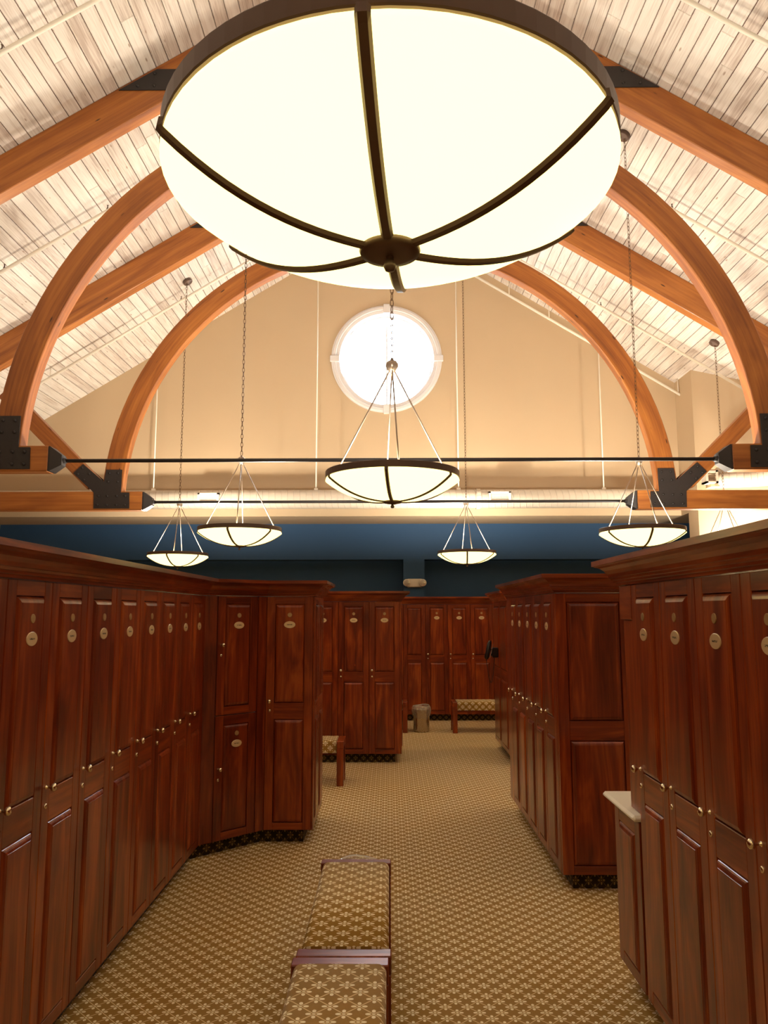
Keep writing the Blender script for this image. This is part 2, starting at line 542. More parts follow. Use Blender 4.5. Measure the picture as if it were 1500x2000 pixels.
# side walls, return and splayed wall on the right, rear wall
tag(MB().box(-XW - .1, -XW, YBACK, 12.85, 0, roof_z(-XW) + .05).obj('wall_left', M['beige']), kind='structure')
tag(MB().box(XW, XW + .1, YBACK, 8.75, 0, roof_z(XW) + .05).obj('wall_right', M['beige']), kind='structure')
g = MB()
p0, p1 = (4.36, 10.75), (XW, 8.75)
za, zb = roof_z(4.36) + .02, roof_z(XW) + .02
g.face([(p0[0], p0[1], 0), (p1[0], p1[1], 0), (p1[0], p1[1], zb), (p0[0], p0[1], za)])
g.face([(4.36, 11.10, 0), (4.36, 10.75, 0), (4.36, 10.75, za), (4.36, 11.10, za)])
g.face([(4.36, YW, ZS), (4.36, 11.10, ZS), (4.36, 11.10, za), (4.36, YW, za)])
g.face([(4.36, 11.10, 0), (4.36, 11.10, za), (6.6, 11.10, za), (6.6, 11.10, 0)])
tag(g.obj('wall_splayed', M['beige']), kind='structure', label='beige splayed wall at the right of the gable')
tag(MB().prism([(-XW, 0), (XW, 0), (XW, roof_z(XW)), (XR, ZR), (-XW, roof_z(-XW))], YBACK - .1, YBACK).obj('wall_rear', M['beige']), kind='structure')

# ceiling boards: backing + single planks
PW = 0.129
g = MB()
for s in (-1, 1):
    e = 6.75 * s + XR
    z0, z1 = ZR + .02, ZR + .02 - SL * 6.75
    q = [(XR, YBACK, z0), (XR, YW + .3, z0), (e, YW + .3, z1), (e, YBACK, z1)]
    g.face(q if s < 0 else q[::-1])
    q2 = [(x, y, z + .1) for x, y, z in q]
    g.face(q2[::-1] if s < 0 else q2)
ceil = tag(g.obj('ceiling', M['dark_gap']), kind='structure', label='vaulted ceiling of whitewashed pine planks')
# unit plank: local x across, y along (0..1), bottom face at z=0, top z=.017
def plank_geo(b, P, w=PW, y0=0.0, y1=1.0, c=0.0045, cy=None, gap=0.0030):
    x0, x1 = gap, w - gap
    cy = c if cy is None else cy
    lo = [P(x0 + c, y0 + cy, 0), P(x1 - c, y0 + cy, 0), P(x1 - c, y1 - cy, 0), P(x0 + c, y1 - cy, 0)]
    hi = [P(x0, y0, c), P(x1, y0, c), P(x1, y1, c), P(x0, y1, c)]
    tp = [P(x0, y0, .017), P(x1, y0, .017), P(x1, y1, .017), P(x0, y1, .017)]
    uvl = lambda xa, xb: [(xa, y0), (xb, y0), (xb, y1), (xa, y1)]
    b.face(lo[::-1], 0, uvl(x0, x1)[::-1])
    for i in range(4):
        j = (i + 1) % 4
        b.face([lo[i], lo[j], hi[j], hi[i]], 0)
        b.face([hi[i], hi[j], tp[j], tp[i]], 0)
LENS = (2.1, 2.7, 3.3, 3.9)
plank_mesh = {}
for L in LENS:
    b = MB(); plank_geo(b, lambda x, y, z: (x, y, z), y1=L - .002); plank_mesh[L] = b.mesh('plank', M['plank'])
cand = []
nrow = int(6.72 / (PW * math.cos(TH)))
for s in (-1, 1):
    for r in range(nrow):
        y = YW + .06 + random.uniform(0, 2.0)
        while y > YBACK:
            L = random.choice(LENS)
            y0 = y - L
            cand.append((s, r, y0, L))
            y = y0
def plank_frame(s, r, y0):
    """matrix of a plank whose local +x runs down the slope (mirrored side: turned end for end)"""
    d = r * PW
    px, pz = XR + s * d * math.cos(TH), ZR - d * math.sin(TH)
    ex = Vector((s * math.cos(TH), 0, -math.sin(TH)))
    ey = Vector((0, 1, 0))
    ez = ex.cross(ey)
    if ez.z < 0:                       # keep the back of the plank towards the roof
        px, pz = px + ex.x * PW, pz + ex.z * PW
        ex = -ex; ez = ex.cross(ey)
    return Matrix(((ex.x, ey.x, ez.x, px), (ex.y, ey.y, ez.y, y0), (ex.z, ey.z, ez.z, pz), (0, 0, 0, 1)))
def seen_size(mt, L):
    n = 0
    for k in range(9):
        q = to_px(mt @ Vector((PW / 2, L * k / 8, 0)))
        if q and -10 < q[0] < 1510 and -10 < q[1] < 1010 and not (430 < q[0] < 1080 and q[1] < 420):
            n += 1
    return n
scored = []
for c_ in cand:
    mt = plank_frame(*c_[:3])
    scored.append((seen_size(mt, c_[3]), c_, mt))
scored.sort(key=lambda t: -t[0])
rest = MB()
for i, (n_, (s, r, y0, L), mt) in enumerate(scored):
    if i < 296 and n_ > 0:
        p = inst('plank', plank_mesh[L], ceil)
        p.matrix_world = mt
    else:
        plank_geo(rest, lambda x, y, z, mt=mt: tuple(mt @ Vector((x, y, z))), y1=L - .002)
ro = rest.obj('plank_field', M['plank'], ceil)
tag(ro, kind='stuff')

# round window: stepped white surround, keys, sash and panes
win = empty('window_1', (WC[0], YW, WC[1] - .9))
tag(win, kind='structure', label='round window with white surround high in the gable')
def W(mb, name, mat): return inst(name, mb.mesh(name, mat), win, (0, 0, .9))
W(MB().lathe([(.725, .20), (.725, -.012), (.765, -.022), (.775, -.022), (.785, -.034), (.825, -.034), (.835, -.022), (.850, -.020), (.850, 0.0)], 72, axis='y', smooth=False), 'surround', M['trim'])
for k in range(4):
    b = MB().cbox(.722, .868, -.048, .0, -.048, .048, .006)
    kk = W(b, 'key_block', M['trim']); kk.rotation_euler = (0, -k * PI / 2, 0)
W(MB().lathe([(.72, .13), (.69, .13), (.69, .17), (.72, .17)], 72, axis='y', smooth=False), 'sash', M['trim'])
W(MB().box(-.012, .012, .135, .165, -.70, .70), 'muntin', M['trim'])
for s in (0, 1):
    b = MB()
    pts = [(.70 * math.cos(PI / 2 + s * PI + PI * k / 24), .15, .70 * math.sin(PI / 2 + s * PI + PI * k / 24)) for k in range(25)]
    b.face(pts)
    W(b, 'pane', M['glass'])

# ------------------------------------------------------------------ roof trusses
ZC, RI, RO_ = 2.90, 3.12, 3.35
BW = 0.13
def make_truss():
    t = empty('roof_truss', (0, 0, 0))
    RAFL = 6.36 / math.cos(TH)
    raf_h = 0.385 * math.cos(TH)
    bm = MB().cbox(0, RAFL, 0, BW, -raf_h, 0, .006).mesh('rafter', M['beam'])
    inst('rafter', bm, t, (XR, 0, ZR), (0, TH, 0))
    bm2 = MB().cbox(-RAFL, 0, 0, BW, -raf_h, 0, .006).mesh('rafter', M['beam'])
    inst('rafter', bm2, t, (XR, 0, ZR), (0, -TH, 0))
    a = MB()
    n = 64; c = .006
    for k in range(n):
        a0, a1 = PI * k / n + 0, PI * (k + 1) / n
        a0 = max(a0, .045); a1 = min(a1, PI - .045)
        def R(r, ang, y): return (r * math.cos(ang), y, ZC + r * math.sin(ang))
        sec = [(RI + c, 0), (RO_ - c, 0), (RO_, c), (RO_, BW - c), (RO_ - c, BW), (RI + c, BW), (RI, BW - c), (RI, c)]
        for j in range(8):
            (r0, y0), (r1, y1) = sec[j], sec[(j + 1) % 8]
            u0, u1 = a0 * 3.2, a1 * 3.2
            w0 = r0 + y0; w1 = r1 + y1
            a.face([R(r0, a0, y0), R(r0, a1, y0), R(r1, a1, y1), R(r1, a0, y1)][::-1], 0, [(u0, w0), (u1, w0), (u1, w1), (u0, w1)][::-1])
    a.obj('arch', M['beam'], t)
    for s in (-1, 1):
        hb = MB().cbox(min(2.875 * s, XW * s), max(2.875 * s, XW * s), -.004, BW + .004, 2.825, 3.045, .006)
        hb.obj('hammer_beam', M['beam'], t)
        st = MB().cbox(-.05, 1.52, 0, BW, -.09, .09, .005).mesh('strut', M['beam'])
        x0, z0 = 3.50 * s, 3.175
        inst('strut', st, t, (x0, 0, z0), (0, -PI / 4 if s > 0 else -3 * PI / 4, 0))
        # steel end cap and socket
        e = MB()
        q0 = [(-.002, 2.828), (BW + .002, 2.828), (BW + .002, 3.04), (-.002, 3.04)]
        xa, xm, xb = 2.874 * s, 2.860 * s, 2.768 * s
        q1 = [(.022, 2.884), (BW - .022, 2.884), (BW - .022, 2.970), (.022, 2.970)]
        for i in range(4):
            (ya, zA), (yb, zB) = q0[i], q0[(i + 1) % 4]
            (yc, zC_), (yd, zD) = q1[i], q1[(i + 1) % 4]
            A, B = (xa, ya, zA), (xa, yb, zB)
            A2, B2 = (xm, ya, zA), (xm, yb, zB)
            C2, D2 = (xb, yc, zC_), (xb, yd, zD)
            f1, f2 = [A, B, B2, A2], [A2, B2, D2, C2]
            e.face(f1 if s < 0 else f1[::-1]); e.face(f2 if s < 0 else f2[::-1])
        f3 = [(xb, y_, z_) for y_, z_ in q1]
        e.face(f3 if s < 0 else f3[::-1])
        e.obj('end_cap', M['iron'], t)
        poly = [(3.69, 3.26), (3.58, 3.37), (3.325, 3.155), (3.305, 3.30), (3.12, 3.30), (3.125, 3.03), (3.025, 3.03), (3.02, 2.843), (3.435, 2.843), (3.44, 3.03)]
        bolts = [(3.07, 2.99), (3.17, 2.99), (3.28, 2.99), (3.38, 2.99), (3.07, 2.885), (3.17, 2.885), (3.28, 2.885), (3.39, 2.885),
                 (3.165, 3.26), (3.265, 3.26), (3.165, 3.16), (3.275, 3.16), (3.585, 3.32), (3.635, 3.25), (3.50, 3.25), (3.56, 3.18)]
        for y0, y1, front in ((-.014, -.004, True), (BW + .004, BW + .014, False)):
            p = MB().prism([(x * s, z) for x, z in poly], y0, y1).obj('connector_plate', M['iron'], t)
            if front:
                for (x, z) in bolts:
                    inst('bolt', BOLT, p, (x * s, y0, z))
        cp = [(2.42, 6.295), (2.08, 6.497), (1.62, 6.497), (1.62, 6.295)]
        for y0, y1 in ((-.012, -.001), (BW + .001, BW + .012)):
            p = MB().prism([(x * s, z) for x, z in cp], y0, y1).obj('collar_plate', M['iron'], t)
            if y0 < 0:
                for (x, z) in ((2.25, 6.335), (2.10, 6.335), (2.10, 6.455), (1.95, 6.335), (1.90, 6.455), (1.75, 6.335)):
                    inst('bolt', BOLT, p, (x * s, y0, z))
    MB().cbox(-2.05, 2.05, .002, BW - .002, 6.30, 6.49, .005).obj('collar_beam', M['beam'], t)
    MB().tube([(-2.80, BW / 2, 2.927), (2.80, BW / 2, 2.927)], .0165, 12).obj('tie_rod', M['iron'], t)
    for s in (-1, 1):
        MB().tube([(2.745 * s, BW / 2, 2.927), (2.83 * s, BW / 2, 2.927)], .024, 12).obj('rod_socket', M['iron'], t)
    return t
BOLT = MB().lathe([(.0145, 0), (.0145, -.006), (.010, -.0115), (0.0, -.013)], 10, axis='y').mesh('bolt', M['iron'])
truss = make_truss()
truss.location = (0, 6.32, 0)
tag(truss, 'nearer timber roof truss with semicircular arch, black plates and tie rod', 'truss', 'timber roof trusses')
t2 = copy_tree(truss)
t2.location = (0, 8.80, 0)
tag(t2, 'farther timber roof truss, the one next to the gable wall', 'truss', 'timber roof trusses')

# ------------------------------------------------------------------ lockers
LW, ZT, ZBOT = 0.346, 1.762, 0.10
def door_frame(x0, x1, z0, z1, openings):
    b = MB()
    (ox0, ox1) = openings[0][:2]
    c = .0025
    b.cbox(x0, ox0, 0, .022, z0, z1, c, 0)
    b.cbox(ox1, x1, 0, .022, z0, z1, c, 0)
    zs = [z0] + [z for o_ in openings for z in (o_[2], o_[3])] + [z1]
    for i in range(0, len(zs), 2):
        b.cbox(ox0 - .001, ox1 + .001, .0004, .022, zs[i], zs[i + 1], c * .8, 1)
    return b.mesh('door', [M['cherry_v'], M['cherry_h']])
def raised(x0, x1, z0, z1):
    b = MB()
    def ring(i, y): return [(x0 + i, y, z0 + i), (x1 - i, y, z0 + i), (x1 - i, y, z1 - i), (x0 + i, y, z1 - i)]
    rs = [ring(0, .021), ring(.0025, .0065), ring(.0065, .0010), ring(.0110, -.0030), ring(.0165, -.0060), ring(.0245, -.0082), ring(.0250, -.0095)]
    for a, c in zip(rs, rs[1:]):
        for i in range(4):
            j = (i + 1) % 4
            b.face([a[i], a[j], c[j], c[i]])
    b.face(rs[-1])
    return b.mesh('raised_panel', M['cherry_v'])
def carcass(w, z0, z1, d):
    return MB().box(.001, w - .001, .023, d, z0, z1).mesh('body', M['cherry_v'])

OX = (.065, .281)
UP, LO = (.990, 1.708), (.150, .873)
ME = {}
ME['door'] = door_frame(.002, LW - .002, ZBOT, ZT, [(*OX, *LO), (*OX, *UP)])
ME['up'] = raised(*OX, *UP)
ME['lo'] = raised(*OX, *LO)
ME['body'] = carcass(LW, ZBOT - .002, ZT, .41)
ME['body_slim'] = carcass(.312, ZBOT - .002, ZT, .41)
ME['knob'] = MB().lathe([(.0085, 0), (.0085, -.002), (.0045, -.005), (.0045, -.014), (.009, -.019), (.0145, -.024), (.0155, -.030), (.0125, -.036), (.006, -.039), (0, -.0395)], 16, axis='y').mesh('knob', M['knob'])
ME['lock'] = MB().lathe([(.010, 0), (.010, -.003), (.008, -.0055), (0, -.006)], 14, axis='y').mesh('lock_cylinder', M['knob'])
M['disc'] = flat('dull_brass_disc', (0.50, 0.34, 0.17), 0.4, 0.7)
def oval(name, rx, rz, mat):
    b = MB()
    n = 28
    P = lambda r, y, k: (rx * r * math.cos(2 * PI * k / n), y, rz * r * math.sin(2 * PI * k / n))
    for k in range(n):
        b.face([P(1, 0, k), P(1, 0, k + 1), P(1, -.002, k + 1), P(1, -.002, k)])
        b.face([P(1, -.002, k), P(1, -.002, k + 1), P(.95, -.003, k + 1), P(.95, -.003, k)])
    b.face([P(.95, -.003, k) for k in range(n)])
    return b.mesh(name, mat)
ME['plate'] = oval('name_plate', .042, .025, M['plate'])
ME['disc'] = oval('number_disc', .0165, .0165, M['disc'])

def make_locker():
    t = empty('locker')
    inst('body', ME['body'], t)
    d = inst('door', ME['door'], t)
    inst('raised_panel', ME['up'], d); inst('raised_panel', ME['lo'], d)
    inst('knob', ME['knob'], d, (.033, 0, 1.003))
    inst('lock_cylinder', ME['lock'], d, (.033, 0, .935))
    inst('name_plate', ME['plate'], d, (.173, -.0095, 1.556))
    inst('number_disc', ME['disc'], d, (.173, -.0095, 1.628))
    return t
proto = make_locker()
used = [False]
ORD = ['first', 'second', 'third', 'fourth', 'fifth', 'sixth', 'seventh', 'eighth', 'ninth', 'tenth', 'eleventh', 'twelfth']
def locker(loc, rz, label, group, blank=False):
    if not used[0]:
        o = proto; used[0] = True
    else:
        o = copy_tree(proto)
    o.location = (*loc, 0); o.rotation_euler = (0, 0, rz)
    tag(o, label, 'locker', group)
    if blank:
        for d in list(o.children):
            for c in list(d.children):
                if c.name.split('.')[0] in ('knob', 'lock_cylinder', 'name_plate', 'number_disc'):
                    bpy.data.objects.remove(c)
    return o

XL = -1.2823
for k, i in enumerate(range(7, -5, -1)):
    locker((XL, 2.577 + i * LW), PI / 2,
           'tall cherry wood locker of the left aisle row, %s from the angled corner' % ORD[k], 'lockers of the left aisle row')
LF = locker((-.912, 5.733), 0, 'tall cherry locker facing the camera beside the angled corner locker', 'lockers at the left corner')
XRB = 1.025
for k in range(5):
    locker((XRB, 6.58 - (4 - k) * LW), -PI / 2,
           'tall cherry locker on the aisle side of the right block, %s from its panelled end' % ORD[k], 'lockers of the right block')
XN = 1.04
for k in range(7):
    locker((XN, 3.327 - k * LW), -PI / 2,
           'tall cherry locker of the near right row, %s from the white counter' % ORD[k], 'lockers of the near right row')
for k, x in enumerate((-1.268, -.922, -.576, -.230)):
    lk = locker((x, 8.69), 0, 'tall cherry locker facing the camera behind the left bench, %s from the aisle' % ['fourth', 'third', 'second', 'first'][k], 'lockers of the middle left block')
    if k == 3: lk.children[0].data = ME['body_slim']
for k, x in enumerate((-.136, .21, .556, .902, 1.248, 1.594)):
    locker((x, 11.97), 0,
           ['plain locker front of the far row hidden behind the middle left block', 'plain locker front without plate or knob in the far row',
            'far row locker behind the steel waste bin, next to the plain front', 'far row locker above the near end of the far right bench',
            'far row locker behind the far right bench and the wall phone', 'far row locker at the right end behind the panelled wall'][k],
           'lockers of the far row', blank=k < 2)

# half-height lockers on the angled corner
def half_locker(z0, z1, pz, kz, plz, label):
    t = empty('half_locker', (-1.209 + .002, 5.430, 0), PI / 4)
    inst('body', MB().box(.001, .345, .023, .12, z0, z1).mesh('body', M['cherry_v']), t)
    d = inst('door', door_frame(.002, .342, z0, z1, [(.067, .277, *pz)]), t)
    inst('raised_panel', raised(.067, .277, *pz), d)
    inst('knob', ME['knob'], d, (.033, 0, kz)); inst('lock_cylinder', ME['lock'], d, (.033, 0, kz - .072))
    inst('name_plate', ME['plate'], d, (.172, -.0095, plz)); inst('number_disc', ME['disc'], d, (.172, -.0095, plz + .07))
    tag(t, label, 'locker', 'half-height lockers at the left corner')
LF.children[0].data = ME['body_slim']
half_locker(.937, ZT, (.992, 1.708), 1.42, 1.556, 'upper half-height cherry locker on the angled left corner')
half_locker(ZBOT, .932, (.152, .868), .575, .735, 'lower half-height cherry locker on the angled left corner')

def strip(name, path, label, z0=ZBOT, z1=ZT, th=.02):
    """flat cherry filler between lockers: plan path, front to the right of travel"""
    o = MB().sweep(path, [(0, z0), (0, z1), (-th, z1), (-th, z0)], 0).obj(name, M['cherry_v'])
    return tag(o, label, 'filler')
s2 = math.sqrt(.5)
strip('filler_strip', [(XL, 5.347), (XL, 5.368), (-1.212, 5.4285)], 'bent cherry filler between the left aisle row and the angled corner')
strip('filler_strip', [(-.961, 5.677), (-.9118, 5.7335), (-.9118, 5.80)], 'narrow cherry filler between the angled corner and the camera-facing locker')
strip('filler_strip', [(XRB, 6.76), (XRB, 6.583)], 'plain cherry filler at the far end of the right block')
strip('filler_strip', [(.117, 8.69), (.130, 8.69)], 'thin cherry edge strip at the aisle end of the middle left block')

def end_panel(loc, rz, cols, w, label, st=.065, extra=0.0, d=.03):
    """panelled end: columns of an upper and a lower raised panel"""
    t = empty('end_panel', (*loc, 0), rz)
    b = MB()
    c = .0025
    cw = (w - extra) / cols
    for k in range(cols):
        x0 = extra + k * cw
        xa, xb = x0 + (st if k == 0 or True else 0), x0 + cw - st
        b.cbox(x0 - (extra if k == 0 else 0), xa, 0, d, ZBOT, ZT, c, 0)
        b.cbox(xb, x0 + cw, 0, d, ZBOT, ZT, c, 0)
        for z0, z1 in ((ZBOT, .150), (.873, .990), (1.708, ZT)):
            b.cbox(xa - .001, xb + .001, .0004, d, z0, z1, c * .8, 1)
    inst('panel_frame', b.mesh('panel_frame', [M['cherry_v'], M['cherry_h']]), t)
    for k in range(cols):
        x0 = extra + k * cw
        inst('raised_panel', raised(x0 + st, x0 + cw - st, *UP), t)
        inst('raised_panel', raised(x0 + st, x0 + cw - st, *LO), t)
    tag(t, label, 'panel', 'panelled ends of the locker blocks')
    return t
end_panel((-.555, 5.765), PI / 2, 2, .72, 'two-column cherry panelled end seen edge-on right of the camera-facing left locker', st=.06)
end_panel((XRB + .002, 4.790), 0, 1, .462, 'wide cherry panelled end of the right block facing the camera', st=.067)
end_panel((1.30, 9.72), -PI / 2, 2, 1.14, 'narrow cherry panelled end carrying the wall phone on the far right', st=.06)
end_panel((.131, 8.722), PI / 2, 2, .845, 'cherry panelled aisle end of the middle left block, turned away', st=.06)
# corner posts closing the blocks
o = MB().cbox(-.566, -.5555, 5.7335, 5.766, ZBOT, ZT, .002).obj('corner_post', M['cherry_v']); tag(o, 'slim cherry corner post of the camera-facing left locker', 'post')
o = MB().cbox(XRB, XRB + .03, 4.822, 4.849, ZBOT, ZT, .002).obj('corner_post', M['cherry_v']); tag(o, 'slim cherry corner post between right block lockers and their panelled end', 'post')
o = MB().cbox(1.302, 1.80, 8.545, 8.578, ZBOT, ZT, .002).obj('corner_post', M['cherry_v']); tag(o, 'cherry end board of the far right block, behind the right block', 'post')

# block cores (backs of the double rows, seen only past the ends)
def core(x0, x1, y0, y1, label):
    o = MB().box(x0, x1, y0, y1, ZBOT, ZT).obj('locker_core', M['cherry_v']); tag(o, label, 'cabinet')
core(-.910, -.590, 6.165, 6.485, 'plain cherry back of the left corner block behind its camera-facing locker')
core(-1.26, .100, 9.122, 9.565, 'plain cherry back of the middle left block')
core(1.332, 1.80, 8.582, 9.70, 'plain cherry body of the far right block')

# crown mouldings
CROWN = [(-.02, 1.764), (.006, 1.766), (.008, 1.777), (.018, 1.780), (.020, 1.788), (.026, 1.791), (.030, 1.800), (.036, 1.803),
         (.041, 1.817), (.052, 1.833), (.068, 1.846), (.086, 1.852), (.090, 1.855), (.097, 1.856), (.097, 1.879), (-.02, 1.879)]
def crown(path, label):
    o = MB().sweep(path, CROWN).obj('crown_moulding', M['cherry_h'])
    tag(o, label, 'moulding', 'crown mouldings on the lockers')
    x0, x1 = min(p[0] for p in path), max(p[0] for p in path)
crown([(XL, 1.19), (XL, 5.368), (-.912, 5.733), (-.555, 5.733), (-.555, 6.49)], 'long cherry crown moulding along the left row and round its corner')
crown([(XRB, 6.76), (XRB, 4.79), (1.488, 4.79)], 'cherry crown moulding round the end of the right block')
crown([(1.50, 3.494), (XN, 3.494), (XN, .905)], 'big cherry crown moulding over the near right row')
crown([(-1.30, 8.69), (.131, 8.69), (.131, 9.58)], 'cherry crown moulding of the middle left block')
crown([(-.20, 11.97), (1.95, 11.97)], 'cherry crown moulding over the far row under the emergency light')
crown([(1.30, 9.73), (1.30, 8.545), (1.80, 8.545)], 'short cherry crown moulding on the far right block above the phone')

# carpeted plinths
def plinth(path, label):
    o = MB().sweep(path, [(-.075, 0), (-.075, .096), (-.10, .096), (-.10, 0)]).obj('plinth', M['carpet_shaded'])
    tag(o, label, 'plinth', 'carpeted plinths in painted shade under the lockers')
plinth([(XL, 1.19), (XL, 5.368), (-.912, 5.733), (-.555, 5.733), (-.555, 6.49)], 'carpeted plinth in painted shade under the left row and its angled corner')
plinth([(XRB, 6.76), (XRB, 4.79), (1.488, 4.79)], 'carpeted plinth in painted shade under the right block')
plinth([(1.50, 3.72), (XN, 3.72), (XN, .905)], 'carpeted plinth in painted shade under the near right row')
plinth([(-1.30, 8.69), (.131, 8.69), (.131, 9.58)], 'carpeted plinth in painted shade under the middle left block')
plinth([(-.20, 11.97), (1.95, 11.97)], 'carpeted plinth in painted shade under the far row')
plinth([(1.30, 9.73), (1.30, 8.545), (1.80, 8.545)], 'carpeted plinth in painted shade under the far right block')

# low cabinet with counter, valance and filler at the end of the near right row
t = empty('low_cabinet', (XN, 3.706, 0), -PI / 2)
inst('body', MB().box(.001, .36, .023, .43, ZBOT - .002, .775).mesh('body', M['cherry_v']), t)
d = inst('door', door_frame(.002, .355, ZBOT, .772, [(.067, .29, .150, .712)]), t)
inst('raised_panel', raised(.067, .29, .150, .712), d)
tag(t, 'low cherry cabinet under the white counter at the end of the near right row', 'cabinet')
b = MB().cbox(1.012, 1.50, 3.338, 3.80, .777, .803, .010)
tag(b.obj('counter_top', M['counter']), 'cream white counter top at the end of the near right row', 'counter')
o = MB().cbox(XN, XN + .03, 3.330, 3.494, 1.615, ZT, .002).obj('valance', M['cherry_h']); tag(o, 'short cherry valance under the crown beside the near right row', 'valance')
o = MB().cbox(1.053, 1.075, 3.330, 3.490, .805, 1.614, .002).obj('filler_strip', M['cherry_v']); tag(o, 'recessed cherry filler above the white counter', 'filler')

# ------------------------------------------------------------------ benches
BL, BWD, BH = 1.10, 0.345, 0.415
def make_bench():
    t = empty('bench')
    for x in (0, BL - .065):
        for y in (0, BWD - .065):
            MB().cbox(x, x + .065, y, y + .065, 0, BH - .066, .003).obj('leg', M['cherry_v'], t)
        MB().cbox(x, x + .065, -.001, BWD + .001, BH - .065, BH, .004).obj('end_rail', M['cherry_v'], t)
    MB().box(.066, BL - .066, .04, BWD - .04, .285, .305).obj('seat_board', M['cherry_h'], t)
    b = MB()
    r, n = .032, 6
    y0, y1, zt = .008, BWD - .008, BH + .006
    sec = [(y0, .306)]
    for k in range(n + 1):
        a = PI - (PI / 2) * k / n
        sec.append((y0 + r + r * math.cos(a), zt - r + r * math.sin(a)))
    for k in range(n + 1):
        a = PI / 2 - (PI / 2) * k / n
        sec.append((y1 - r + r * math.cos(a), zt - r + r * math.sin(a)))
    sec.append((y1, .306))
    s_ = [0]
    for i in range(1, len(sec)): s_.append(s_[-1] + math.dist(sec[i - 1], sec[i]))
    xa, xb = .067, BL - .067
    for i in range(len(sec) - 1):
        (ya, za_), (yb, zb_) = sec[i], sec[i + 1]
        b.face([(xa, ya, za_), (xa, yb, zb_), (xb, yb, zb_), (xb, ya, za_)][::-1], 0,
               [(xa, s_[i]), (xa, s_[i + 1]), (xb, s_[i + 1]), (xb, s_[i])][::-1], True)
    b.face([(xa, y, z) for y, z in sec]); b.face([(xb, y, z) for y, z in sec][::-1])
    b.obj('seat', M['carpet'], t)
    return t
bench = make_bench()
bench.location = (0.003, 2.953, 0); bench.rotation_euler = (0, 0, PI / 2)
tag(bench, 'carpet-covered bench in the aisle, the farther of the two set end to end', 'bench', 'upholstered benches')
for loc, rz, lab in (((-.006, 1.846, 0), PI / 2, 'carpet-covered bench nearest the camera, cut by the bottom edge'),
                     ((-.445 - BL, 7.574, 0), 0, 'carpet-covered bench on the left in front of the middle left block'),
                     ((.863, 10.782, 0), 0, 'carpet-covered bench in front of the far row, right of the waste bin'),
                     ((.243 - BL, 10.812, 0), 0, 'carpet-covered bench in front of the far row, left of the waste bin')):
    c = copy_tree(bench)
    c.location = loc; c.rotation_euler = (0, 0, rz)
    c['label'] = lab

# ------------------------------------------------------------------ waste bins
def make_bin():
    t = empty('waste_bin')
    MB().lathe([(0, .004), (.108, .004), (.110, 0), (.112, .012), (.112, .30), (.114, .305), (.110, .305), (.106, .30), (.106, .01), (0, .01)], 36).obj('can', M['steel'], t)
    b = MB()
    n, rows = 48, 12
    rg = random.Random(5)
    ph = [rg.uniform(0, 6.28) for _ in range(8)]
    def P(k, i):
        a = 2 * PI * k / n
        v = i / rows
        w = (math.sin(3 * a + ph[0] + 2 * v) * .5 + math.sin(7 * a + ph[1] - 3 * v) * .35 + math.sin(13 * a + ph[2] + 5 * v) * .25)
        if v < .3:
            r = .098 + .012 * (v / .3) + .004 * w; z = .26 + (v / .3) * (.105 + .007 * math.sin(2 * a + ph[3]) + .004 * w)
        else:
            q = (v - .3) / .7
            r = .112 + .018 * math.sin(PI * min(1, q * 1.1)) + .010 * q + .006 * w * (0.3 + q); z = .365 + .007 * math.sin(2 * a + ph[3]) - q * (.17 + .02 * math.sin(2 * a + ph[4]) + .012 * math.sin(5 * a + ph[5]))
        return (r * math.cos(a), r * math.sin(a), z)
    for i in range(rows):
        for k in range(n):
            b.face([P(k, i), P((k + 1) % n, i), P((k + 1) % n, i + 1), P(k, i + 1)], 0, None, True)
    b.obj('liner', M['liner'], t)
    return t
wb = make_bin()
wb.location = (.440, 10.96, 0)
tag(wb, 'steel waste bin with clear plastic liner between the far benches', 'waste bin', 'steel waste bins')
c = copy_tree(wb); c.location = (-.155, 4.19, 0); c.rotation_euler = (0, 0, 1.2)
tag(c, 'steel waste bin behind the aisle bench, only its plastic liner showing', 'waste bin', 'steel waste bins')

# ------------------------------------------------------------------ wall phone
t = empty('wall_phone', (1.30, 9.28, 1.09), -PI / 2)     # local x: away from viewer's left, -y: out of the panel
MB().cbox(-.05, .05, -.085, -.004, .02, .135, .012).obj('base', M['black_plastic'], t)
MB().cbox(-.03, .03, -.098, -.084, .04, .12, .006).obj('cradle', M['black_plastic'], t)
h = MB()
h.tube([(0, -.150, .0), (0, -.142, .03), (0, -.128, .10), (0, -.108, .18), (0, -.098, .215)], [.020, .030, .026, .028, .014], 14)
hs = h.obj('handset', M['black_plastic'], t)
MB().cbox(.026, .036, -.005, .005, 0, .17, .002).obj('metal_strip', M['silver'], hs, (0, -.112, .015), (math.radians(-16), 0, 0))
cord = []
for k in range(25):
    a = k / 24
    cord.append((.02 * math.sin(a * PI) + .01 * math.sin(9 * a), -.150 + .10 * a, .0 - .285 * math.sin(a * PI) + .02 * a))
MB().tube(cord, .004, 6).obj('cord', M['black_plastic'], t)
tag(t, 'black wall phone with handset and hanging cord on the far right panel', 'phone')

# ------------------------------------------------------------------ emergency light
t = empty('emergency_light', (.405, YB, 2.04))
MB().cbox(-.125, .125, -.055, -.002, .0, .135, .014).obj('housing', M['white'], t)
for s in (-1, 1):
    hd = MB().lathe([(0, -.10), (.050, -.10), (.058, -.094), (.060, -.06), (.046, -.03), (0, -.022)], 24, axis='y').obj('lamp_head', M['white'], t, (.128 * s, -.01, .070))
    MB().lathe([(0, -.105), (.030, -.1035), (.046, -.1005)], 20, axis='y').obj('lens', M['lens'], hd)
tag(t, 'white twin-head emergency light on the blue pilaster', 'emergency light')

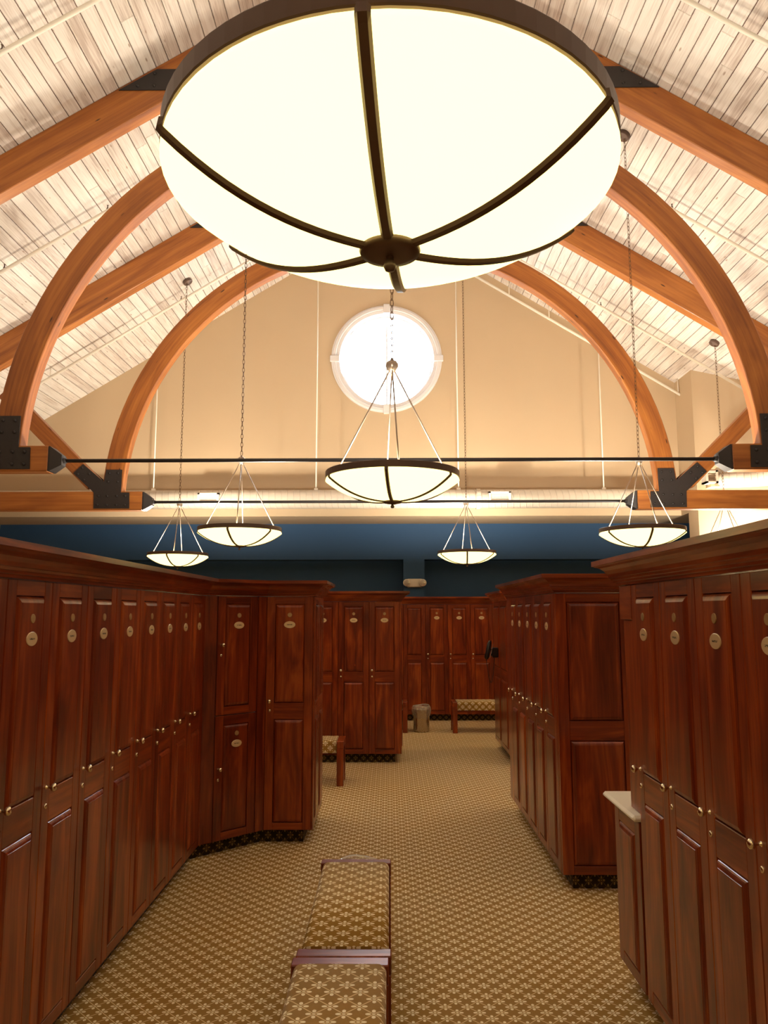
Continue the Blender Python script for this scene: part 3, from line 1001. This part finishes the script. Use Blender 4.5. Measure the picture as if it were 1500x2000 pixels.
# ------------------------------------------------------------------ pendants
PR = 0.385
def make_pendant():
    t = empty('pendant_lamp')           # origin: centre of the rim
    H = .130
    RB = PR * 1.004
    bz = lambda r: -.034 - (H - .014)  * (1 - (r / RB) ** 2.6)
    prof = [(RB * math.sin(PI / 2 * k / 20), bz(RB * math.sin(PI / 2 * k / 20))) for k in range(20, -1, -1)]
    prof = [(PR * .96, .012), (PR * .985, -.018), (PR * .999, -.026)] + prof
    MB().lathe(prof[::-1], 64).obj('bowl', M['opal'], t)
    MB().lathe([(.377, -.019), (.385, -.019), (.387, -.016), (.387, .016), (.385, .019), (.377, .019), (.377, -.019)], 72, smooth=False).obj('rim', M['bronze'], t)
    rib = MB()
    w, n = .0105, 14
    pts = [(.035 + (.383 - .035) * k / n, bz(.035 + (.383 - .035) * k / n) - .002) for k in range(n + 1)] + [(.3895, -.033), (.3870, -.020)]
    nrm = []
    for k in range(len(pts)):
        p_, q_ = pts[max(k - 1, 0)], pts[min(k + 1, len(pts) - 1)]
        nx, nz = q_[1] - p_[1], p_[0] - q_[0]
        h_ = math.hypot(nx, nz)
        nrm.append((nx / h_ * .006, nz / h_ * .006))
    def RP(k, y, f): return (pts[k][0] + nrm[k][0] * f, y, pts[k][1] + nrm[k][1] * f)
    for k in range(len(pts) - 1):
        for (ya, fa), (yb, fb) in (((-w, 0), (-w * .6, 1)), ((-w * .6, 1), (w * .6, 1)), ((w * .6, 1), (w, 0))):
            rib.face([RP(k, ya, fa), RP(k, yb, fb), RP(k + 1, yb, fb), RP(k + 1, ya, fa)], 0, None, False)
    rm = rib.mesh('rib', M['bronze'])
    for k in range(6):
        inst('rib', rm, t, (0, 0, 0), (0, 0, -PI / 2 - math.radians(5) + k * PI / 3))
    hb = -H - .020
    MB().lathe([(0, hb - .016), (.012, hb - .014), (.035, hb - .0135), (.040, hb - .012), (.050, hb - .010), (.053, hb - .004), (.050, hb + .006)], 32).obj('hub', M['bronze'], t)
    MB().lathe([(0, hb - .041), (.008, hb - .039), (.0115, hb - .031), (.008, hb - .023), (.006, hb - .020), (.008, hb - .012)], 20).obj('finial', M['bronze'], t)
    for k in range(4):
        a = math.radians(6) + k * PI / 2
        MB().tube([(.325 * math.cos(a), .325 * math.sin(a), .012), (.010 * math.cos(a), .010 * math.sin(a), .635)], .0048, 8).obj('suspension_rod', M['rod'], t)
        MB().tube([(.318 * math.cos(a), .318 * math.sin(a), .006), (.380 * math.cos(a), .380 * math.sin(a), .006)], .007, 8).obj('rod_clip', M['bronze'], t)
    MB().lathe([(0, .612), (.012, .616), (.028, .632), (.038, .656), (.036, .670), (.026, .684), (.012, .690), (.007, .704), (0, .708)], 24).obj('apex_boss', M['rod'], t)
    return t
def link_chain(z0, z1):
    """alternating oval links from z0 up to z1"""
    b = MB()
    pitch, lw, lh, r = .040, .0105, .0265, .0028
    n = int((z1 - z0) / pitch)
    pitch = (z1 - z0) / n
    for i in range(n):
        zc = z0 + (i + .5) * pitch
        turn = (i % 2) * PI / 2 + .5
        K, S = 10, 4
        def P(k, s):
            a = 2 * PI * k / K; c = 2 * PI * s / S
            x, z = (lw + r * math.cos(c)) * math.cos(a), (lh + r * math.cos(c)) * math.sin(a)
            y = r * math.sin(c)
            return (x * math.cos(turn) - y * math.sin(turn), x * math.sin(turn) + y * math.cos(turn), zc + z)
        for k in range(K):
            for s in range(S):
                b.face([P(k, s), P(k + 1, s), P(k + 1, s + 1), P(k, s + 1)], 0, None, True)
    return b
bulb = bpy.data.lights.new('bulb', 'POINT')
bulb.energy = BULB_W
bulb.color = LAMP_COL
bulb.shadow_soft_size = 0.08
PEND = [((.002, 1.253, 2.421), 'largest-looking pendant lamp directly overhead at the top of the photo'),
        ((.018, 4.370, 2.431), 'bowl pendant lamp hanging in front of the round window'),
        ((-1.389, 7.070, 2.408), 'left bowl pendant lamp, the nearer of the two on the left'),
        ((-2.745, 9.910, 2.390), 'left bowl pendant lamp, the farther of the two, above the left crown moulding'),
        ((1.028, 10.16, 2.429), 'small far bowl pendant lamp right of the emergency light'),
        ((2.345, 7.090, 2.397), 'right bowl pendant lamp above the near right crown moulding'),
        ((4.28, 9.72, 2.39), 'far right pendant lamp whose bowl is hidden behind the near right crown'),
        ((.002, -1.87, 2.406), 'added unseen pendant lamp continuing the centre row behind the camera')]  # last one is unseen, added to help light the foreground
pend = make_pendant()
for i, (loc, lab) in enumerate(PEND):
    p = pend if i == 0 else copy_tree(pend)
    p.location = loc
    tag(p, lab, 'pendant lamp', 'bowl pendant lamps')
for i, (loc, lab) in enumerate(PEND):
    p = [o_ for o_ in COL.objects if o_.get('label') == lab][0]
    zc = roof_z(loc[0]) - loc[2] - .004
    link_chain(.704, zc - .05).obj('chain', M['chain'], p)
    tilt = 0 if abs(loc[0]) < .3 else (TH if loc[0] > 0 else -TH)
    MB().lathe([(0, -.055), (.014, -.052), (.018, -.042), (.058, -.040), (.064, -.034), (.064, .006), (0, .006)], 28).obj('canopy', M['bronze'], p, (0, 0, zc), (0, tilt, 0))
    lo_ = bpy.data.objects.new('bulb_light', bulb)
    COL.objects.link(lo_); lo_.parent = p; lo_.location = (0, 0, -.055)

# ------------------------------------------------------------------ ducts
def spiral(pts, r): return MB().tube(pts, r, 28)
t = empty('air_duct', (0, 11.12, 3.288))
spiral([(-XW + .02, 0, 0), (4.30, 0, 0)], .138).obj('duct_body', M['duct'], t)
def register(x0, x1, z0, z1, y, par):
    f = MB()
    for (a, b_, c, d) in ((x0, x1, z1 - .022, z1), (x0, x1, z0, z0 + .022), (x0, x0 + .03, z0, z1), (x1 - .03, x1, z0, z1)):
        f.box(a, b_, y - .035, y + .12, c, d)
    rg_ = f.obj('register', M['white'], par)
    for k in range(6):
        z = z0 + .03 + k * (z1 - z0 - .06) / 5
        MB().box(x0 + .03, x1 - .03, y - .012, y + .01, z - .004, z + .004).obj('louvre', M['white'], rg_)
    MB().box(x0 + .02, x1 - .02, y + .012, y + .02, z0 + .01, z1 - .01).obj('damper', M['rod'], rg_)
register(-2.78, -2.47, -.06, .075, -.125, t)
register(1.44, 1.76, -.06, .085, -.125, t)
MB().lathe([(.150, 1.27), (.150, 1.33)], 28, axis='x').obj('joint_collar', M['duct'], t)
for x in (-3.472, -1.077, 1.018, 3.146):
    hr = MB().tube([(x, 0, .13), (x, 0, roof_z(x) - 3.288)], .0095, 8).obj('hanger_rod', M['white'], t)
    MB().cbox(x - .028, x + .028, -.02, .02, .115, .165, .006).obj('hanger_clip', M['white'], hr)
tag(t, 'long cream spiral air duct running below the gable wall', 'duct', 'spiral air ducts')
t = empty('air_duct', (4.33, 10.03, 3.40))
spiral([(0, 0, 0), (.36, -.08, 0), (.50, -.135, 0), (.60, -.21, 0), (.70, -.31, 0), (1.70, -1.31, 0)], .138).obj('duct_body', M['duct'], t)
MB().cbox(-.11, .002, -.09, .09, -.13, .10, .004).obj('end_box', M['beige'], t)
register(-.20, -.04, -.09, .075, -.12, t)
tag(t, 'short bent spiral air duct on the splayed wall at right', 'duct', 'spiral air ducts')

# ------------------------------------------------------------------ sprinkler pipes on the roof slopes
def pipe(y, side, d0, d1, offz, label, heads=(), hang=()):
    s = side
    t = empty('sprinkler_pipe', (XR, y, ZR - offz))
    P = lambda d, dz=0: (s * d, 0, -SL * d + dz)
    MB().tube([P(d0), P(d1)], .019, 10).obj('pipe', M['white'], t)
    for d in heads:
        q = P(d)
        MB().lathe([(.012, q[2] + .01), (.012, q[2] + .03), (.006, q[2] + .035), (.006, q[2] + .06), (.011, q[2] + .062), (0, q[2] + .066)], 12, cx=q[0], cy=0).obj('sprinkler_head', M['bronze'], t)
    for d in hang:
        q = P(d)
        MB().tube([(q[0], 0, q[2]), (q[0], 0, q[2] + offz)], .007, 6).obj('hanger', M['white'], t)
    tag(t, label, 'pipe', 'white sprinkler pipes')
pipe(5.29, -1, .05, 6.2, .15, 'white sprinkler pipe on the left slope in front of the nearer truss', (2.92,), (1.5, 4.4))
pipe(5.29, 1, .05, 6.2, .15, 'white sprinkler pipe on the right slope in front of the nearer truss', (), (1.5, 4.4))
pipe(7.57, -1, .05, 6.2, .15, 'white sprinkler pipe on the left slope between the two trusses', (2.95, 4.0), (2.2, 5.0))
pipe(7.57, 1, .05, 6.2, .15, 'white sprinkler pipe on the right slope between the two trusses', (2.98,), (2.2, 5.0))
pipe(10.07, -1, .05, 6.2, .15, 'white sprinkler pipe on the left slope behind the farther truss', (2.85,), (1.8, 4.6))
pipe(10.19, 1, .05, 5.0, .15, 'white sprinkler pipe on the right slope behind the farther truss', (2.95,), (1.8, 4.9))
pipe(11.20, 1, 1.0, 4.42, .235, 'white sprinkler pipe hanging along the right edge of the gable wall', (3.72,), (1.85, 2.45, 3.5, 4.35))
